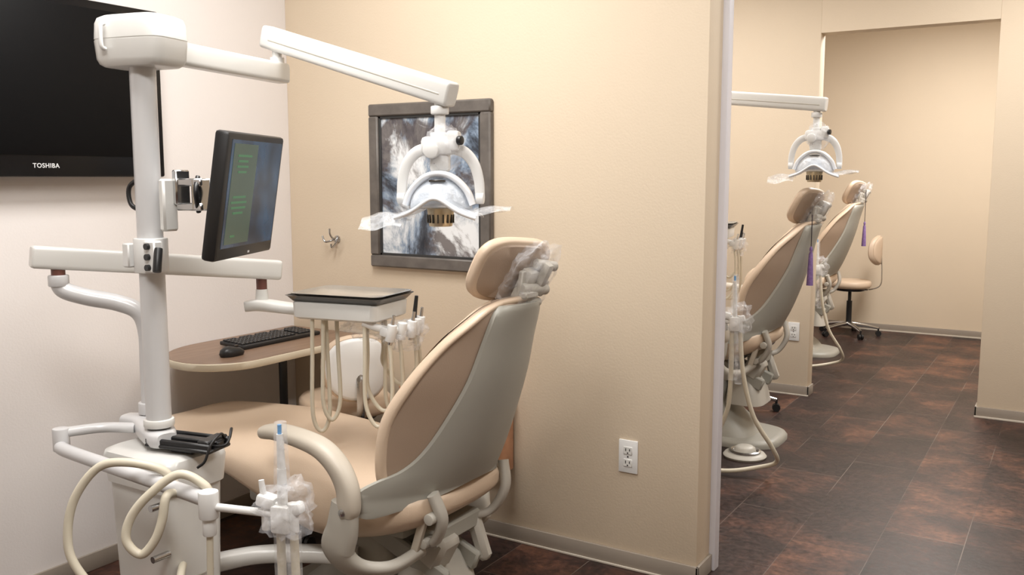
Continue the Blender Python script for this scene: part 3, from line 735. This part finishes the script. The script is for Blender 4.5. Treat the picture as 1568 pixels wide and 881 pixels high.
group('black_cradle_bracket', (-2.18, 1.72, .703))
boxes('cradle', [((-2.175, 1.715, .722), (.23, .10, .012), (0, 0, .2)), ((-2.175, 1.715, .738), (.24, .03, .016), (0, 0, .2)), ((-2.182, 1.755, .736), (.23, .012, .022), (0, 0, .2)),
                 ((-2.168, 1.675, .734), (.23, .012, .018), (0, 0, .2)), ((-2.175, 1.715, .709), (.08, .06, .012), (0, 0, .2)), ((-2.09, 1.735, .742), (.04, .09, .02), (0, 0, .2))], 'black', .004)
sweeps('cable', [[(-2.08, 1.77, .74), (-2.06, 1.74, .765), (-2.055, 1.70, .745), (-2.06, 1.68, .70), (-2.08, 1.67, .68)], [(-2.08, 1.79, .74), (-2.05, 1.77, .775), (-2.03, 1.73, .74), (-2.09, 1.70, .735)]], .004, 'black')

# ------------------------------------------------------------------ computer monitor
mc = V((-2.052, 1.862, 1.447)); md_ = V((-.44, .898, 0)).normalized()
nrm0 = V((md_.y, -md_.x, 0)).normalized()
til = math.radians(-9)
nrm = (nrm0 * math.cos(til) + V((0, 0, 1)) * math.sin(til)).normalized()
upv = nrm.cross(md_).normalized()
if upv.z < 0: upv = -upv
group('computer_monitor', tuple(mc))
Rm = Matrix((md_, upv, nrm)).transposed()
def mbox(name, u, v, w, su, sv, sw, m, bev):
    bm = bmesh.new(); _box(bm, (0, 0, 0), (su, sv, sw), bev)
    bmesh.ops.transform(bm, matrix=Rm.to_4x4(), verts=bm.verts)
    bmesh.ops.translate(bm, vec=mc + md_ * u + upv * v + nrm * w, verts=bm.verts)
    return add(bm, name, m)
mbox('case', 0, 0, -.006, .425, .355, .042, 'black', .010)
mbox('rear_bulge', .03, 0, -.030, .30, .24, .03, 'black', .012)
mbox('screen', 0.004, .008, .0145, .38, .300, .003, 'screen', 0)
mbox('screen_panel', -.085, .008, .0155, .17, .28, .003, 'scrgreen', 0)
tl = [(-.09, .115, .10), (-.10, .10, .07), (-.10, .085, .08), (-.10, .07, .06), (-.10, .0, .09), (-.10, -.015, .11), (-.10, -.03, .1), (-.10, -.045, .07), (-.12, -.11, .03)]
for u, v, w in tl: mbox('text_line', u, v, .0172, w, .006, .001, 'scrtext', 0)
mbox('badge', .02, -.164, .0155, .012, .006, .001, 'logo', 0)

# ------------------------------------------------------------------ delivery tray arm
def tray_unit(off, dz=0):
    global ZO
    group('dental_delivery_tray', (-2.44, 1.79, .75), off); ZO = dz
    sweep('bent_tube', [(-2.44, 1.79, .765), (-2.44, 1.79, .9), (-2.44, 1.79, 1.02), (-2.455, 1.775, 1.085), (-2.50, 1.735, 1.115), (-2.56, 1.675, 1.135), (-2.61, 1.63, 1.16), (-2.618, 1.622, 1.20)], .026, 'pole', seg=20)
    cyls('tube_foot', [((-2.44, 1.79, .763), (-2.44, 1.79, .80), .036), ((-2.618, 1.622, 1.17), (-2.618, 1.622, 1.205), .030)], 'pole', bev=.004)
    cyl('pivot', (-2.618, 1.622, 1.20), (-2.618, 1.622, 1.235), .020, 'redrub')
    A = V((-2.645, 1.555, 1.264)); B = V((-2.361, 2.278, 1.177)); d = (B - A).normalized()
    bar('balance_arm', A, B, .028, .034, 'white')
    cyl('end_pivot', (-2.385, 2.215, 1.105), (-2.385, 2.215, 1.155), .018, 'redrub')
    sweep('tray_arm', [(-2.43, 2.18, 1.055, .02, .018), (-2.385, 2.21, 1.06, .035, .02), (-2.30, 2.23, 1.055, .035, .018), (-2.15, 2.25, 1.05, .035, .017)], .02, 'white', up=(0, 0, 1), ex=4, seg=18)
    cyl('arm_collar', (-2.385, 2.215, 1.06), (-2.385, 2.215, 1.115), .024, 'white', r2=.02)
    cx, cy, ro = -2.03, 2.27, math.radians(10)
    loft('tray_housing', [rrect(cx, cy, 1.040, .29, .20, .02, ro), rrect(cx, cy, 1.047, .31, .22, .02, ro), rrect(cx, cy, 1.093, .315, .225, .02, ro), rrect(cx, cy, 1.098, .305, .215, .02, ro)], 'white')
    def pan(nm, z, sx, sy, h, m, fl=.06, rw=.006, cxo=0, cyo=0):
        loft(nm, [rrect(cx + cxo, cy + cyo, z, sx - fl, sy - fl, .02, ro), rrect(cx + cxo, cy + cyo, z + h, sx, sy, .028, ro), rrect(cx + cxo, cy + cyo, z + h + .003, sx + rw, sy + rw, .030, ro), rrect(cx + cxo, cy + cyo, z + h + .004, sx - .002, sy - .002, .028, ro), rrect(cx + cxo, cy + cyo, z + .003, sx - fl - .004, sy - fl - .004, .018, ro), rrect(cx + cxo, cy + cyo, z + .003, .05, .04, .01, ro)], m)
    pan('lower_tray', 1.099, .35, .25, .016, 'traydark', .03, .010); pan('instrument_tray', 1.104, .335, .235, .018, 'traysteel', .06, .006, .003, .004)
    def L(a, b, z): return (cx + a * math.cos(ro) - b * math.sin(ro), cy + a * math.sin(ro) + b * math.cos(ro), z)
    sweep('holder_arm', [L(.10, -.09, 1.04), L(.15, -.07, 1.02), L(.185, -.03, 1.01), L(.19, .05, 1.01), L(.18, .12, 1.012)], (.014, .012), 'whitep', up=(0, 0, 1), ex=3)
    bm = bmesh.new(); hp = bmesh.new(); st = []
    for i, b in enumerate((-.07, -.02, .03, .08, .125)):
        a = .175 + .02 * (1 - abs(i - 2) / 2)
        p = V(L(a, b, 1.01)); out = V((math.cos(ro), math.sin(ro), 0))
        _cyl(bm, p - V((0, 0, .03)) + out * .01, p + V((0, 0, .025)) + out * .02, .016, bev=.003)
        _box(bm, p, (.04, .03, .03), .006, (0, .2, ro))
        if i % 2 == 0: _cyl(hp, p + V((0, 0, -.04)) + out * .01, p + V((0, 0, .055)) + out * .026, .008, .005, bev=.001)
        st.append(p + out * .008)
    add(bm, 'handpiece_holders', 'whitep'); add(hp, 'handpieces', 'steel')
    cyl('syringe_tip', st[3] + V((0, 0, .02)), st[3] + V((.012, 0, .10)), .008, 'black', r2=.006)
    hl = []
    for (sx_, sy_, zl, ex_, ey_) in ((-.09, -.09, .66, -.065, -.05), (-.055, -.08, .70, -.03, -.04)):
        a_ = L(sx_, sy_, 1.045); b_ = L(ex_, ey_, 1.045); m_ = ((a_[0] + b_[0]) / 2, (a_[1] + b_[1]) / 2)
        hl.append([a_, (a_[0] - .004, a_[1], .92), (a_[0] - .008, a_[1], zl + .06), (m_[0], m_[1], zl), (b_[0] + .008, b_[1], zl + .06), (b_[0] + .004, b_[1], .92), b_])
    for i, zl, bk in ((0, .70, .05), (1, .74, .07), (3, .68, .06), (4, .80, .08)):
        p = st[i]
        e0 = V(L(.175 - bk - .02, (-.07, -.02, .03, .08, .1)[i] - .02, 1.045)); m = p.lerp(e0, .5)
        hl.append([tuple(p - V((0, 0, .03))), (p.x + .008, p.y, .90), (p.x + .004, p.y, zl + .07), (m.x, m.y, zl), (e0.x, e0.y, zl + .07), (e0.x, e0.y, .93), tuple(e0)])
    sweeps('handpiece_hoses', hl, .0068, 'hose')
    blob('tray_plastic_cover', L(.08, -.02, 1.01), (.09, .06, .035), 'wrap', .45, 4, 2.4)
    blob('holder_plastic_cover', L(.19, .03, .99), (.035, .10, .05), 'wrap', .45, 4, 2.4)
    ZO = 0
tray_unit((0, 0, 0))
tray_unit((.22, 2.75, 0), .12)

group('foot_control_pedal', (-1.45, 4.74, 0))
lathe('disc', [(.11, 0), (.115, .01), (.105, .022), (.06, .03), (.055, .05), (.04, .06), (.005, .062)], (-1.45, 4.74, 0), 'graylight')
lathe('ring', [(.085, .026), (.085, .036), (.075, .04), (.07, .03)], (-1.45, 4.74, 0), 'steel')

# ------------------------------------------------------------------ ceiling lights
def panel(x, y, sx, sy, power):
    group('ceiling_light_panel', (x, y, CZ))
    loft('frame', [rrect(x, y, CZ - .001, sx + .06, sy + .06, .01), rrect(x, y, CZ - .03, sx + .06, sy + .06, .01), rrect(x, y, CZ - .03, sx, sy, .005), rrect(x, y, CZ - .02, sx, sy, .005)], 'whitep')
    box('diffuser', (x, y, CZ - .024), (sx, sy, .004), 'diff', 0)
    ld = bpy.data.lights.new('tube_light', 'AREA'); ld.shape = 'RECTANGLE'; ld.size = sx; ld.size_y = sy; ld.energy = power; ld.color = (1, .972, .935)
    lo = bpy.data.objects.new('tube_light', ld); COL.objects.link(lo); lo.parent = CUR; lo.location = V((x, y, CZ - .035)) - ANCH
panel(-2.0, 1.7, .6, 1.2, 54)
panel(-.8, .3, 1.2, .6, 50)
panel(.4, 2.6, .6, 1.2, 36)
panel(-.1, 5.0, .6, 1.2, 38)
panel(-2.2, 4.8, .6, 1.2, 38)
panel(-.8, 7.6, .6, 1.2, 88)
w = bpy.data.worlds.new('world'); sc.world = w; w.use_nodes = True
w.node_tree.nodes['Background'].inputs[0].default_value = (1, .96, .9, 1); w.node_tree.nodes['Background'].inputs[1].default_value = .2

# ------------------------------------------------------------------ camera
cd = bpy.data.cameras.new('camera'); co = bpy.data.objects.new('camera', cd); COL.objects.link(co)
cd.sensor_width = 36; cd.lens = 36 * 1400 / 1568; cd.clip_start = .05
co.location = (0, 0, 1.5); co.rotation_euler = (math.radians(90 - 6.9), 0, math.radians(31.7))
sc.camera = co
sc.view_settings.view_transform = 'Standard'
sc.view_settings.exposure = 0.0
